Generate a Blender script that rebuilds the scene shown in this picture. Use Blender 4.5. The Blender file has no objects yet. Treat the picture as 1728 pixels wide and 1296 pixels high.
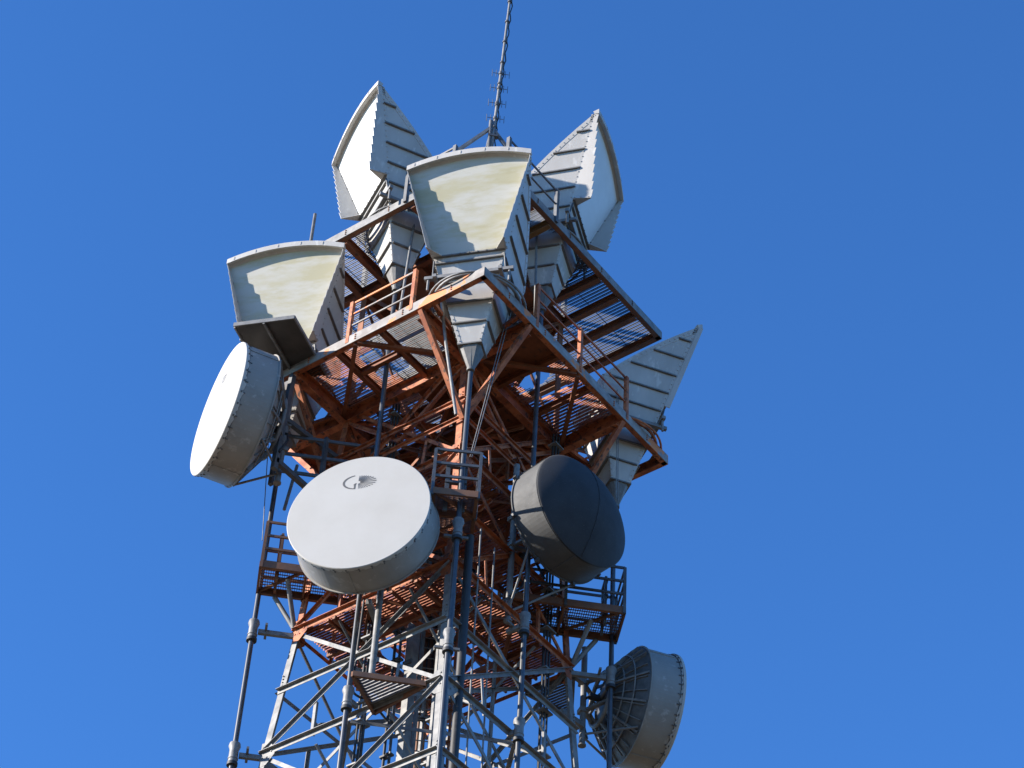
import bpy, math, random
from mathutils import Vector, Matrix
R = math.radians
random.seed(7)
sc = bpy.context.scene
C = sc.collection

# ------------------------------------------------------------------ camera
cam_d = bpy.data.cameras.new('camera'); cam = bpy.data.objects.new('camera', cam_d); C.objects.link(cam); sc.camera = cam
cam_d.sensor_width = 36; cam_d.lens = 36 * 4007.6 / 1728; cam_d.clip_end = 6000; cam_d.clip_start = 0.1
_al, _p, _r = R(51.25), R(44.802), R(3.6809)
_u = (math.cos(_al), math.sin(_al)); _w = (-_u[1], _u[0])
def _tw(x, y, z): return Vector((x*_u[0]+y*_u[1], x*_w[0]+y*_w[1], z))
_X = _tw(1, 0, 0); _U = _tw(0, -math.sin(_p), math.cos(_p))
cr = _X*math.cos(_r) + _U*math.sin(_r); cu = -_X*math.sin(_r) + _U*math.cos(_r); cb = cr.cross(cu)
cam.matrix_world = Matrix(((cr.x, cu.x, cb.x, -33.70), (cr.y, cu.y, cb.y, -28.91), (cr.z, cu.z, cb.z, 1.6), (0, 0, 0, 1)))

# ------------------------------------------------------------------ sky, sun, exposure
SUN_AZ, SUN_EL = 140.0, 22.5
w = bpy.data.worlds.new('World'); sc.world = w; w.use_nodes = True
nt = w.node_tree; bg = nt.nodes['Background']
sky = nt.nodes.new('ShaderNodeTexSky'); sky.sky_type = 'NISHITA'; sky.sun_disc = False
sky.sun_elevation = R(SUN_EL); sky.sun_rotation = R(90 - SUN_AZ)
sky.altitude = 900; sky.air_density = 0.9; sky.dust_density = 0.0; sky.ozone_density = 3.0
tint = nt.nodes.new('ShaderNodeMix'); tint.data_type = 'RGBA'; tint.blend_type = 'MULTIPLY'; tint.inputs[0].default_value = 1
tint.inputs[7].default_value = (.70, 1.41, 2.16, 1); nt.links.new(sky.outputs[0], tint.inputs[6])     # deep clear-air blue
nt.links.new(tint.outputs[2], bg.inputs[0]); bg.inputs[1].default_value = 0.065
sd = bpy.data.lights.new('sun', 'SUN'); sd.energy = 5.0; sd.angle = R(0.53); sd.color = (1, .925, .83)
so = bpy.data.objects.new('sun', sd); C.objects.link(so)
so.rotation_euler = Vector((math.cos(R(SUN_AZ))*math.cos(R(SUN_EL)), math.sin(R(SUN_AZ))*math.cos(R(SUN_EL)), math.sin(R(SUN_EL)))).to_track_quat('Z', 'Y').to_euler()
so.location = (-40, 27, 80)
sc.view_settings.view_transform = 'Standard'; sc.view_settings.look = 'None'; sc.view_settings.gamma = 1
sc.view_settings.exposure = 1.2
sc.render.engine = 'CYCLES'

# ------------------------------------------------------------------ materials
def mat(name, c1, c2=None, scale=3.0, lo=.4, hi=.6, rough=.6, metal=0.0, c3=None, s3=14, bump=.0, stretch=(1, 1, 1), detail=6, t3=(.58, .66), spec=None):
    m = bpy.data.materials.new(name); m.use_nodes = True; n = m.node_tree; b = n.nodes['Principled BSDF']
    b.inputs['Roughness'].default_value = rough; b.inputs['Metallic'].default_value = metal
    if spec is not None: b.inputs['Specular IOR Level'].default_value = spec
    tc = n.nodes.new('ShaderNodeNewGeometry'); mp = n.nodes.new('ShaderNodeMapping'); mp.inputs['Scale'].default_value = stretch
    n.links.new(tc.outputs['Position'], mp.inputs[0])
    def noise(s, lo, hi, d=detail):
        t = n.nodes.new('ShaderNodeTexNoise'); t.inputs['Scale'].default_value = s; t.inputs['Detail'].default_value = d; t.inputs['Roughness'].default_value = .6
        n.links.new(mp.outputs[0], t.inputs['Vector'])
        r = n.nodes.new('ShaderNodeMapRange'); r.inputs[1].default_value = lo; r.inputs[2].default_value = hi
        n.links.new(t.outputs[0], r.inputs[0]); return t, r
    def mix(fac, a, bb):
        x = n.nodes.new('ShaderNodeMix'); x.data_type = 'RGBA'; n.links.new(fac, x.inputs[0])
        for s, v in ((x.inputs[6], a), (x.inputs[7], bb)):
            if isinstance(v, tuple): s.default_value = (*v, 1)
            else: n.links.new(v, s)
        return x.outputs[2]
    if c2 is None: c2 = tuple(v*.8 for v in c1)
    t, r = noise(scale, lo, hi); col = mix(r.outputs[0], c1, c2)
    if c3 is not None:
        t2, r2 = noise(s3, *t3); col = mix(r2.outputs[0], col, c3)
    n.links.new(col, b.inputs['Base Color'])
    rr = n.nodes.new('ShaderNodeMapRange'); rr.inputs[3].default_value = max(0, rough-.12); rr.inputs[4].default_value = min(1, rough+.12)
    n.links.new(t.outputs[0], rr.inputs[0]); n.links.new(rr.outputs[0], b.inputs['Roughness'])
    if bump:
        bp = n.nodes.new('ShaderNodeBump'); bp.inputs['Strength'].default_value = bump; bp.inputs['Distance'].default_value = .02
        n.links.new(t.outputs[0], bp.inputs['Height']); n.links.new(bp.outputs[0], b.inputs['Normal'])
    return m
M = {}
M['galv'] = mat('galvanised_steel', (.21, .205, .195), (.12, .12, .12), 4, .35, .65, .6, .05, (.20, .195, .185), 17)
M['galv_dark'] = mat('dull_galvanised_steel', (0.112, 0.116, 0.12), (0.0675, 0.0713, 0.075), 5, .35, .65, .55, .2)
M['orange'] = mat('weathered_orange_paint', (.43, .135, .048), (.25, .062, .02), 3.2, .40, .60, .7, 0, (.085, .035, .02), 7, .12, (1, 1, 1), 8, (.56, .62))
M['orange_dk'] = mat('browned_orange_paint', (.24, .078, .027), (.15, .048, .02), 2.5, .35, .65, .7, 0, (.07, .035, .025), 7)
M['faded'] = mat('faded_paint_on_girder', (.27, .255, .235), (.17, .15, .135), 2.6, .35, .6, .6, 0, (0.527, 0.17, 0.0425), 1.1, 0, (1, 1, 1), 4, (.57, .60))
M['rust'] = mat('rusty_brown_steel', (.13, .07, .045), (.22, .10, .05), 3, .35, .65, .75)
M['horn'] = mat('aged_horn_paint', (.44, .42, .385), (.36, .34, .31), 1.7, .3, .7, .5, 0, (.50, .48, .44), 5, .05, (1, 1, .35))
M['rib'] = mat('horn_rib_paint', (.16, .155, .147), (.10, .097, .09), 6, .3, .7, .6)
M['radome'] = mat('yellowed_radome', (.40, .365, .235), (.46, .445, .385), 1.1, .40, .58, .7, 0, (.35, .315, .18), 1.9, .03, (.55, .55, 2.0), 8, (.54, .80))
M['radome_w'] = mat('bright_radome', (0.592, 0.592, 0.568), (0.528, 0.528, 0.504), 1.5, .3, .7, .65)
M['radome_g'] = mat('pale_grey_radome', (.62, .62, .60), (.56, .56, .54), 1.5, .3, .7, .65)
M['white'] = mat('white_dish_cover', (.41, .395, .362), (.365, .348, .315), .7, .3, .7, .6)
M['shroud'] = mat('grey_dish_shroud', (.27, .255, .23), (.21, .198, .18), 1.3, .3, .7, .6, .05, (.32, .305, .28), 5, .04)
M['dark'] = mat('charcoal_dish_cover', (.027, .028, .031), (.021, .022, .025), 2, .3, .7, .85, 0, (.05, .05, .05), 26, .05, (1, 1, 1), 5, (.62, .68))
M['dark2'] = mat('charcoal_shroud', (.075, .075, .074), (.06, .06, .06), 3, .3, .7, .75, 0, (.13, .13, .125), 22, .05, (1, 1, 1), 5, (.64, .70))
M['black'] = mat('black_rubber', (.02, .02, .022), (.03, .03, .03), 8)
M['print_pale'] = mat('pale_printed_mark', (.30, .30, .29), (.34, .34, .33), 8)  # same mark in a lighter grey
M['print'] = mat('dark_printed_mark', (.07, .07, .07), (.09, .09, .09), 8)
M['shield'] = mat('weathered_brown_grey_sheet', (.075, .066, .056), (.05, .044, .038), 2, .35, .65, .6)
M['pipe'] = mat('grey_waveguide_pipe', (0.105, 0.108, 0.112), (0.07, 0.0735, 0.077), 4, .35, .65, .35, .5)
M['putty'] = mat('white_sealant', (0.6, 0.6, 0.576), (0.48, 0.48, 0.456), 20)
M['ochre'] = mat('ochre_painted_steel', (.22, .12, .035), (.15, .085, .03), 4)
M['ground'] = mat('dry_grass_and_gravel', (.12, .088, .052), (.07, .06, .03), .15, .4, .6, .9, 0, (.12, .10, .075), .8)

# ------------------------------------------------------------------ mesh helpers
class MB:
    def __init__(s): s.v = []; s.f = []; s.m = []; s.sm = []
    def add(s, vs, fs, mi=0, smooth=False):
        k = len(s.v); s.v += [tuple(v) for v in vs]
        for f in fs: s.f.append(tuple(i+k for i in f)); s.m.append(mi); s.sm.append(smooth)
        return s
    def obox(s, c, ax, ay, az, mi=0):      # centre and three half-axis vectors
        c, ax, ay, az = map(Vector, (c, ax, ay, az)); vs = []
        for k in (-1, 1):
            for j in (-1, 1):
                for i in (-1, 1): vs.append(c+ax*i+ay*j+az*k)
        return s.add(vs, [(0, 2, 3, 1), (4, 5, 7, 6), (0, 1, 5, 4), (2, 6, 7, 3), (0, 4, 6, 2), (1, 3, 7, 5)], mi)
    def box(s, x0, x1, y0, y1, z0, z1, mi=0):
        return s.obox(((x0+x1)/2, (y0+y1)/2, (z0+z1)/2), ((x1-x0)/2, 0, 0), (0, (y1-y0)/2, 0), (0, 0, (z1-z0)/2), mi)
    def bar(s, p, q, wd, ht, up=(0, 0, 1), mi=0):     # wd sideways, ht along up
        p, q = Vector(p), Vector(q); d = (q-p); L = d.length; d /= L; sd = d.cross(Vector(up))
        if sd.length < 1e-4: sd = d.cross(Vector((1, 0, 0)))
        sd.normalize(); u = sd.cross(d)
        return s.obox((p+q)/2, d*L/2, sd*wd/2, u*ht/2, mi)
    def angle(s, p, q, n, wd=.11, t=.012, mi=0, flip=1):   # L section: web in the plane whose normal is n, flange sticks out along n at the upper edge
        p, q, n = Vector(p), Vector(q), Vector(n).normalized(); d = (q-p).normalized(); u = n.cross(d)
        if u.z < 0: u = -u
        u *= flip
        s.bar(p, q, t, wd, u, mi)
        L = (q-p).length
        c = (p+q)/2 + u*(wd/2+t/2) + n*(wd/2-t/2)
        return s.obox(c, d*L/2, n*wd/2, u*t/2, mi)
    def channel(s, p, q, n, ht=.34, wd=.12, t=.02, mweb=0, mfl=0):  # C section, web outside
        p, q, n = Vector(p), Vector(q), Vector(n).normalized(); d = (q-p).normalized(); L = (q-p).length; z = Vector((0, 0, 1)); c = (p+q)/2
        s.obox(c, d*L/2, n*t/2, z*ht/2, mweb)
        for k in (-1, 1): s.obox(c - n*(wd/2+t/2+.001) + z*k*(ht/2-t/2), d*(L/2-.002), n*wd/2, z*t/2, mfl)
        return s
    def ibeam(s, p, q, ht=.3, wd=.16, t=.02, mi=0):
        p, q = Vector(p), Vector(q); z = Vector((0, 0, 1)); s.bar(p, q, t, ht-2*t, z, mi)
        for k in (-1, 1): s.bar(p+z*k*(ht/2-t/2), q+z*k*(ht/2-t/2), wd, t, z, mi)
        return s
    def tube(s, pts, r, n=10, mi=0, cap=True, smooth=True):
        pts = [Vector(p) for p in pts]; rs = r if isinstance(r, (list, tuple)) else [r]*len(pts); k = len(pts); prev = None; vs = []
        for i, p in enumerate(pts):
            d = (pts[min(i+1, k-1)]-pts[max(i-1, 0)]).normalized()
            if prev is None:
                a = d.cross(Vector((0, 0, 1)));
                if a.length < .05: a = d.cross(Vector((1, 0, 0)))
            else: a = prev - d*prev.dot(d)
            a.normalize(); prev = a; b = d.cross(a)
            for j in range(n):
                th = 2*math.pi*j/n; vs.append(p+(a*math.cos(th)+b*math.sin(th))*rs[i])
        fs = [(i*n+j, i*n+(j+1) % n, (i+1)*n+(j+1) % n, (i+1)*n+j) for i in range(k-1) for j in range(n)]
        s.add(vs, fs, mi, smooth)
        if cap: s.add(vs[:n], [tuple(range(n))[::-1]], mi); s.add(vs[-n:], [tuple(range(n))], mi)
        return s
    def lathe_x(s, prof, n=72, mi=0, smooth=True, a0=0, a1=360, closed=True):   # profile (x, r) around the x axis
        vs = []; full = a1-a0 >= 360; m = n if full else n+1
        for x, r in prof:
            for j in range(m):
                th = R(a0+(a1-a0)*j/n); vs.append((x, r*math.cos(th), r*math.sin(th)))
        fs = []
        for i in range(len(prof)-1):
            for j in range(n): fs.append((i*m+j, i*m+(j+1) % m, (i+1)*m+(j+1) % m, (i+1)*m+j))
        return s.add(vs, fs, mi, smooth)
    def plate(s, poly, n, t=.012, mi=0):    # a flat polygon given thickness t along n
        n = Vector(n).normalized()*t/2; k = len(poly); P = [Vector(p) for p in poly]
        vs = [p+n for p in P]+[p-n for p in P]
        fs = [tuple(range(k)), tuple(range(2*k-1, k-1, -1))]+[(i, i+k, (i+1) % k+k, (i+1) % k) for i in range(k)]
        return s.add(vs, fs, mi)
    def build(s, name, mats, parent=None, world=False, label=None):
        me = bpy.data.meshes.new(name); vs = s.v
        if world and parent is not None:
            o = parent.location; vs = [(v[0]-o.x, v[1]-o.y, v[2]-o.z) for v in vs]
        me.from_pydata(vs, [], s.f); me.update()
        for m in (mats if isinstance(mats, (list, tuple)) else [mats]): me.materials.append(m)
        me.polygons.foreach_set('material_index', s.m); me.polygons.foreach_set('use_smooth', s.sm)
        ob = bpy.data.objects.new(name, me); C.objects.link(ob)
        if parent is not None: ob.parent = parent
        if label: ob['label'] = label
        return ob
def tag(o, label=None, cat=None, group=None, kind=None):
    if label: o['label'] = label
    if cat: o['category'] = cat
    if group: o['group'] = group
    if kind: o['kind'] = kind
    return o
def thing(name, label, cat, loc=(0, 0, 0), rotz=0, group=None):
    o = bpy.data.objects.new(name, None); C.objects.link(o); o.location = loc; o.rotation_euler = (0, 0, rotz); o.empty_display_size = .3
    return tag(o, label, cat, group)
def copy_tree(o, parent=None):
    c = o.copy(); C.objects.link(c)
    if parent is not None: c.parent = parent
    for ch in list(o.children): copy_tree(ch, c)
    return c
def grating(x0, x1, y0, y1, z, holes=(), sp=.085, h=.035, t=.009, cross=.9, ax='y', keep=None):
    """bar grating: bearing bars along y (or x), spaced sp, cut away inside the holes"""
    b = MB(); sw = ax == 'x'
    if sw: x0, x1, y0, y1 = y0, y1, x0, x1
    def inside(x, y):
        X, Y = (y, x) if sw else (x, y)
        if keep and not keep(X, Y): return True
        for hd in holes:
            if len(hd) == 3:
                if (X-hd[0])**2+(Y-hd[1])**2 < hd[2]**2: return True
            elif hd[0] < X < hd[1] and hd[2] < Y < hd[3]: return True
        return False
    def runs(fx, lo, hi):
        n = max(2, int((hi-lo)/.05)); st = None; out = []
        for i in range(n+1):
            q = lo+(hi-lo)*i/n; ins = inside(*fx(q))
            if not ins and st is None: st = q
            if (ins or i == n) and st is not None:
                if q-st > .06: out.append((st, q))
                st = None
        return out
    x = x0+sp/2; kk = 0; h0 = h
    while x < x1:
        kk += 1; h = h0*(2.1 if kk % 2 else 1)
        for a, c in runs(lambda q: (x, q), y0, y1):
            if sw: b.box(a, c, x-t/2, x+t/2, z+.018-h, z+.018)
            else: b.box(x-t/2, x+t/2, a, c, z+.018-h, z+.018)
        x += sp
    y = y0+.01
    while y < y1:
        for a, c in runs(lambda q: (q, y), x0, x1):
            if sw: b.box(y-.006, y+.006, a, c, z+.004, z+.020)
            else: b.box(a, c, y-.006, y+.006, z+.004, z+.020)
        y += cross
    return b

# ------------------------------------------------------------------ ground
g = MB(); g.add([(-1500, -1500, 0), (1500, -1500, 0), (1500, 1500, 0), (-1500, 1500, 0)], [(0, 1, 2, 3)])
tag(g.build('ground', M['ground']), kind='structure')

# ------------------------------------------------------------------ lattice tower
def hw(z):
    if z > 44: return 1.95
    if z > 36.6: return 1.95+(44-z)*.0515
    return 2.331+(36.6-z)*.068
tower = thing('lattice_tower', 'tall square lattice tower, galvanised below and faded orange above, carrying all the antennas', 'tower')
LEV = [48.45, 44, 40.3, 36.6, 33.0, 29.0, 24.5, 19.5, 13.5, 7.0, 0.0]
CN = [(-1, 1), (-1, -1), (1, -1), (1, 1)]
def P(c, z, dh=0): h = hw(z)+dh; return Vector((CN[c][0]*h, CN[c][1]*h, z))
for c in range(4):
    b = MB(); sx, sy = CN[c]; wd = .18; t = .025
    for a, d, mi in ((0.0, 36.6, 0), (36.6, 44.0, 1), (44.0, 48.45, 2)):
        p, q = P(c, a), P(c, d)
        # angle-section leg: a flange on each of the two faces
        b.obox((p+q)/2+Vector((0, -sy*wd/2, 0)), (q-p)/2, (t/2, 0, 0), (0, wd/2, 0), mi)
        b.obox((p+q)/2+Vector((-sx*(wd/2+t/2), 0, 0)), (q-p)/2, (wd/2, 0, 0), (0, t/2, 0), mi)
    for zz in (38.6, 35.0, 31.0, 42.2):
        p = P(c, zz)
        for k in range(-3, 4):
            b.obox(p+Vector((sx*.017, -sy*.06, k*.09)), (.012, 0, 0), (0, .014, 0), (0, 0, .014), 1 if zz > 36.6 else 0)
            b.obox(p+Vector((-sx*.07, sy*.017, k*.09)), (.014, 0, 0), (0, .012, 0), (0, 0, .014), 1 if zz > 36.6 else 0)
    b.build('leg', [M['galv'], M['orange'], M['orange_dk']], tower, True)
FN = [(-1, 0, 0), (0, -1, 0), (1, 0, 0), (0, 1, 0)]     # outward normals of faces 0-1, 1-2, 2-3, 3-0
for i in range(len(LEV)-1):
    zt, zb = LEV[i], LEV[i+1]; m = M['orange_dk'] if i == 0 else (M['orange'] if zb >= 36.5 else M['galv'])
    if i > 4 and False: break
    for fc in range(4):
        a, c = fc, (fc+1) % 4; n = Vector(FN[fc]); wd = .085 if i < 5 else .14
        A0, A1, B0, B1 = P(a, zt)+n*.02, P(a, zb)+n*.02, P(c, zt)+n*.02, P(c, zb)+n*.02
        b = MB(); b.angle(A1, B0, n, wd); b.build('diagonal_brace', m, tower, True)
        b = MB(); b.angle(A0-n*.04, B1-n*.04, -n, wd); b.build('diagonal_brace', m, tower, True)
        b = MB(); b.angle(A1+n*.015, B1+n*.015, n, wd+.02); b.build('horizontal_girt', m, tower, True)
        if i in (1, 2, 3, 4):
            zm = (zt+zb)/2; k = P(a, zm)+n*.03; l = P(c, zm)+n*.03
            b = MB(); b.angle(k, l, n, .10); b.build('horizontal_girt', m, tower, True)
            # short redundants from the crossing to the girt
            mid = (A0+A1+B0+B1)/4; bot = (A1+B1)/2
            b = MB(); b.angle((A1+(B1-A1)*.28)-n*.02, (A1+(B0-A1)*.28)-n*.02+Vector((0, 0, 0)), -n, .07); b.build('sub_brace', m, tower, True); b = MB(); b.angle((B1+(A1-B1)*.28)-n*.02, (B1+(A0-B1)*.28)-n*.02, -n, .07)
            b.build('sub_brace', m, tower, True)
        for cc in (a, c):     # gusset plates at the nodes
            d = (P(c, zb)-P(a, zb)).normalized()*(1 if cc == a else -1); q = P(cc, zb)+n*.034
            b = MB(); b.plate([q+Vector((0, 0, .32)), q+d*.22+Vector((0, 0, .30)), q+d*.42+Vector((0, 0, .07)), q+d*.42-Vector((0, 0, .10)), q+d*.2-Vector((0, 0, .32)), q-Vector((0, 0, .34))], n, .012)
            for dx, dz in ((.06, .2), (.06, .05), (.06, -.1), (.2, .05), (.32, 0), (.2, -.12)):
                b.obox(q+d*dx+Vector((0, 0, dz))+n*.012, d*.016, (0, 0, .016), n*.012)
            if i < 6: b.build('gusset_plate', M['orange'] if zb > 36.5 else M['galv'], tower, True)
    if 0 < i < 6:             # plan bracing inside each level
        b = MB(); z = zb-.06; h = hw(z)
        md = [Vector((-h, 0, z)), Vector((0, -h, z)), Vector((h, 0, z)), Vector((0, h, z))]
        for q in range(4): b.angle(md[q], md[(q+1) % 4], (0, 0, -1), .09)
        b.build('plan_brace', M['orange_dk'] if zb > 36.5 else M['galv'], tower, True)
# inner knees seen below the lower deck
for sx, sy in ((-1, -1), (1, -1), (-1, 1), (1, 1)):
    foot = Vector((sx*(hw(41.4)+.06), sy*(hw(41.4)+.06), 41.4))
    for e in ((sx*3.93, sy*2.02, 43.72), (sx*2.02, sy*3.93, 43.72)):
        b = MB(); b.bar(foot, e, .13, .13); b.build('knee_brace', M['orange'], tower, True)
    b = MB()
    for e in ((sx*3.93, sy*.03, 43.70), (sx*.03, sy*3.93, 43.70)): b.bar((sx*2.0, sy*2.0, 43.70), e, .11, .11)
    b.build('outrigger_brace', M['orange_dk'], tower, True)
    # fan of struts just under the deck node
    b = MB()
    for e in ((0, sy*1.97, 41.9), (sx*1.97, 0, 41.9), (0, sy*.5, 43.6), (sx*.5, 0, 43.6)): b.bar((sx*1.93, sy*1.93, 43.6), e, .09, .09)
    b.build('node_strut', M['orange'], tower, True)

# inner bracing frames that thicken the core
for k, (z0, z1) in enumerate(((44, 40.4), (40.4, 36.8), (36.8, 33.1), (33.1, 29.2))):
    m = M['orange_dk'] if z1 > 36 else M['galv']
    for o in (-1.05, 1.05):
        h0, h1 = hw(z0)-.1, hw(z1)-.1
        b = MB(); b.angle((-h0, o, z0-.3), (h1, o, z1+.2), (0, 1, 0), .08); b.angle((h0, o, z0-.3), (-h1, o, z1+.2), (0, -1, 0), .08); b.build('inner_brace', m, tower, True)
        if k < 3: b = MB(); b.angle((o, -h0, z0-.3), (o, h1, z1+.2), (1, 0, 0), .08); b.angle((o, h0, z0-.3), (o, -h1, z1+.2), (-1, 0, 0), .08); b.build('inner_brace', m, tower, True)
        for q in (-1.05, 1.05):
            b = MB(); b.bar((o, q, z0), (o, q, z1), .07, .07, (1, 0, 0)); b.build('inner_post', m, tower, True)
for k, (z, o) in enumerate(((43.2, .5), (42.6, -.4), (41.9, 1.3), (39.6, -.8), (39.2, .7), (37.9, 1.2), (37.5, -.3), (37.0, .4))):
    h = hw(z)-.05; m = M['orange'] if k % 2 else M['orange_dk']
    b = MB(); b.angle((-h, o, z), (h, -o, z+.25), (0, -1, 0), .09); b.build('cross_tie', m, tower, True)
    b = MB(); b.angle((o, -h, z+.12), (-o*.5, h, z+.35), (-1, 0, 0), .09); b.build('cross_tie', m, tower, True)
# walkways on the inner levels
def walkway(z, w_in, m, label, holes, mf, sp=.042, h=.030):
    t = thing('inner_walkway', label, 'walkway', (0, 0, z)); H = hw(z)-.08
    strips = [(-H, -H+w_in, -H, H), (H-w_in, H, -H, H), (-H+w_in, H-w_in, -H, -H+w_in), (-H+w_in, H-w_in, H-w_in, H)]
    for s in strips: grating(*s, z, holes, sp, h, .009, .6).build('grating', m, t, True)
    for k in (-1, 1):
        b = MB(); b.bar((k*(H-w_in-.03), -H, z-.08), (k*(H-w_in-.03), H, z-.08), .08, .14); b.build('joist', mf, t, True)
        b = MB(); b.bar((-H, k*(H-w_in-.03), z-.09), (H, k*(H-w_in-.03), z-.09), .08, .14); b.build('joist', mf, t, True)
        for q in (-1.4, -.5, .5, 1.4): b = MB(); b.bar((k*H, q, z-.06), (k*(H-w_in), q, z-.06), .05, .09); b.build('joist', mf, t, True)
        for q in (-.9, 0, .9): b = MB(); b.bar((q, k*H, z-.06), (q, k*(H-w_in), z-.06), .05, .09); b.build('joist', mf, t, True)
    return t
walkway(36.72, 1.0, M['orange'], 'ring walkway of orange grating at the foot of the orange part of the tower', (), M['orange_dk'])
t = walkway(40.42, 1.55, M['orange'], 'orange grated walkway inside the tower just under the big deck', (), M['orange_dk'])
for sgn, ax in ((-1, 0), (-1, 1), (1, 0), (1, 1)):
    for zz in (41.40, 42.08):
        h = hw(zz)+.10; a, c = ((sgn*h, -h, zz), (sgn*h, h, zz)) if ax == 0 else ((-h, sgn*h, zz), (h, sgn*h, zz))
        b = MB(); b.angle(a, c, (sgn, 0, 0) if ax == 0 else (0, sgn, 0), .075); b.build('guard_rail', M['orange'], t, True)
t = walkway(38.55, .8, M['orange'], 'middle grated walkway halfway up the orange part of the tower', (), M['orange_dk'], .05)

# ------------------------------------------------------------------ lower platform (z = 44)
ZL = 44.0; HL = 4.0; ZU = 48.6; HU = 3.88
lowp = thing('lower_platform', 'broad square lower deck of faded orange girders with a horn through each outer corner', 'platform', (0, 0, ZL))
def railing(parent, posts, z, out, h=1.25, mr=None, mp=None, mids=(.42, .84), endpost=True):
    b = MB()
    for k, (x, y) in enumerate(posts):
        if k in (0, len(posts)-1) or len(posts) == 2:
            pass
    for (x, y) in posts:
        p = MB(); p.box(x-.05, x+.05, y-.05, y+.05, z-.2, z+h+.04); p.build('railing_post', mp, parent, True)
    for zz in tuple(mids)+(h,):
        r = MB()
        for a, c in zip(posts, posts[1:]): r.bar((a[0], a[1], z+zz), (c[0], c[1], z+zz), .035, .06 if zz == h else .045)
        r.build('rail', mr, parent, True)
for k, (a, c, n) in enumerate((((-HL, -HL), (-HL, HL), (-1, 0, 0)), ((-HL, -HL), (HL, -HL), (0, -1, 0)), ((HL, -HL), (HL, HL), (1, 0, 0)), ((-HL, HL), (HL, HL), (0, 1, 0)))):
    e = 0 if n[0] else .021
    d = (Vector((c[0], c[1], 0))-Vector((a[0], a[1], 0))).normalized()*e
    b = MB(); b.channel(Vector((*a, ZL-.13))+d, Vector((*c, ZL-.13))-d, n, .30, .13, .018, 0, 1)
    for q in range(-7, 8):
        if q % 3 == 0:
            pt = (Vector((*a, ZL-.13))+Vector((*c, ZL-.13)))/2+(Vector((*c, 0))-Vector((*a, 0)))*q/16
            for dz in (-.07, 0, .07): b.obox(pt+Vector(n)*.02+Vector((0, 0, dz)), (.014, 0, 0), (0, .014, 0), (0, 0, .014), 1)
    b.build('edge_beam', [M['faded'] if k == 0 else M['orange'], M['orange']] if k != 1 else [M['faded'], M['orange']], lowp, True)
for k in (-1, 1):
    for ax in (0, 1):
        a, c = ((k*1.95, -3.85, ZL-.26), (k*1.95, 3.85, ZL-.26)) if ax == 0 else ((-3.85, k*1.95, ZL-.262), (3.85, k*1.95, ZL-.262))
        b = MB(); b.ibeam(a, c, .42, .2); b.build('girder', M['orange'], lowp, True)
RLOW = 1.08
horn_xy = [(-2.89, -2.89), (-3.03, 3.03), (3.03, -3.03)]
# secondary joists
for (p, q) in (((-3.85, .70), (-1.97, .70)), ((-3.85, -.67), (-1.97, -.67)), ((3.85, .70), (1.97, .70)), ((3.85, -.67), (1.97, -.67)), ((-2.95, -.65), (-2.95, .66)), ((2.95, -.65), (2.95, .66)), ((-1.0, -1.9), (-1.0, 1.9)), ((0, -1.9), (0, 1.9)), ((1.0, -1.9), (1.0, 1.9))):
    b = MB(); b.ibeam((*p, ZL-.14), (*q, ZL-.14), .2, .12, .014); b.build('joist', M['orange_dk'], lowp, True)
    if abs(p[0]) > 1.9 and abs(p[0]-q[0]) > 1:
        b = MB(); b.ibeam((p[1], p[0], ZL-.14), (q[1], q[0], ZL-.14), .2, .12, .014); b.build('joist', M['orange_dk'], lowp, True)
for sx, sy in CN:        # diagonal framing at the corners
    b = MB(); b.bar((sx*2.0, sy*2.0, ZL-.1), (sx*2.3, sy*3.8, ZL-.1), .08, .12); b.bar((sx*3.8, sy*2.3, ZL-.1), (sx*2.0, sy*2.0, ZL-.1), .08, .12)
    b.build('corner_joist', M['orange'], lowp, True)
    cx, cy = sx*3.0, sy*3.0
    b = MB(); b.tube([(cx+RLOW*math.cos(a), cy+RLOW*math.sin(a), ZL+.10) for a in [2*math.pi*i/40 for i in range(41)]], .045, 8, cap=False)
    b.tube([(cx+(RLOW+.13)*math.cos(a), cy+(RLOW+.13)*math.sin(a), ZL+.03) for a in [2*math.pi*i/40 for i in range(41)]], .03, 8, cap=False)
    b.build('ring_rail', M['galv'] if (sx, sy) != (1, -1) else M['orange'], lowp, True)
holes = [(cx*3.0, cy*3.0, 1.0) for cx, cy in CN]+[(sx*3.15 if False else sx*2.9, sy*2.9, .9) for sx, sy in CN]+[(-3.35, -2.35, -.45, .45), (-.45, .45, -3.35, -2.35), (2.35, 3.35, -.45, .45), (-.45, .45, 2.35, 3.35), (-.4, .9, -.5, .5)]
def corner_cut(X, Y):   # nothing outside the horn in the corner triangles
    return not (abs(X) > 2.35 and abs(Y) > 2.35)
G = [-3.86, -1.97, -.0, 1.97, 3.86]
PL = {(1, 1), (2, 1), (1, 3), (2, 2), (2, 3)}
def deckmat(i, j): return M['galv'] if (i == 0 and j in (0, 1)) else M['orange']
for i in range(4):
    for j in range(4):
        if (i, j) in PL:
            b = MB(); b.box(G[i]+.02, G[i+1]-.02, G[j]+.02, G[j+1]-.02, ZL-.02, ZL-.008); b.build('deck_plate', M['orange_dk'], lowp, True); continue
        if (i, j) == (1, 0):
            b = MB(); b.box(-1.95, -.56, -3.84, -1.99, ZL-.02, ZL-.008); b.build('deck_plate', M['orange_dk'], lowp, True)
            grating(-.54, -.01, G[j]+.01, G[j+1]-.01, ZL-.012, holes, .052, .026, .007, keep=corner_cut).build('grating', M['orange'], lowp, True); continue
        grating(G[i]+.01, G[i+1]-.01, G[j]+.01, G[j+1]-.01, ZL-.012, holes, .052, .026, .007, keep=corner_cut).build('grating', deckmat(i, j), lowp, True)
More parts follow.
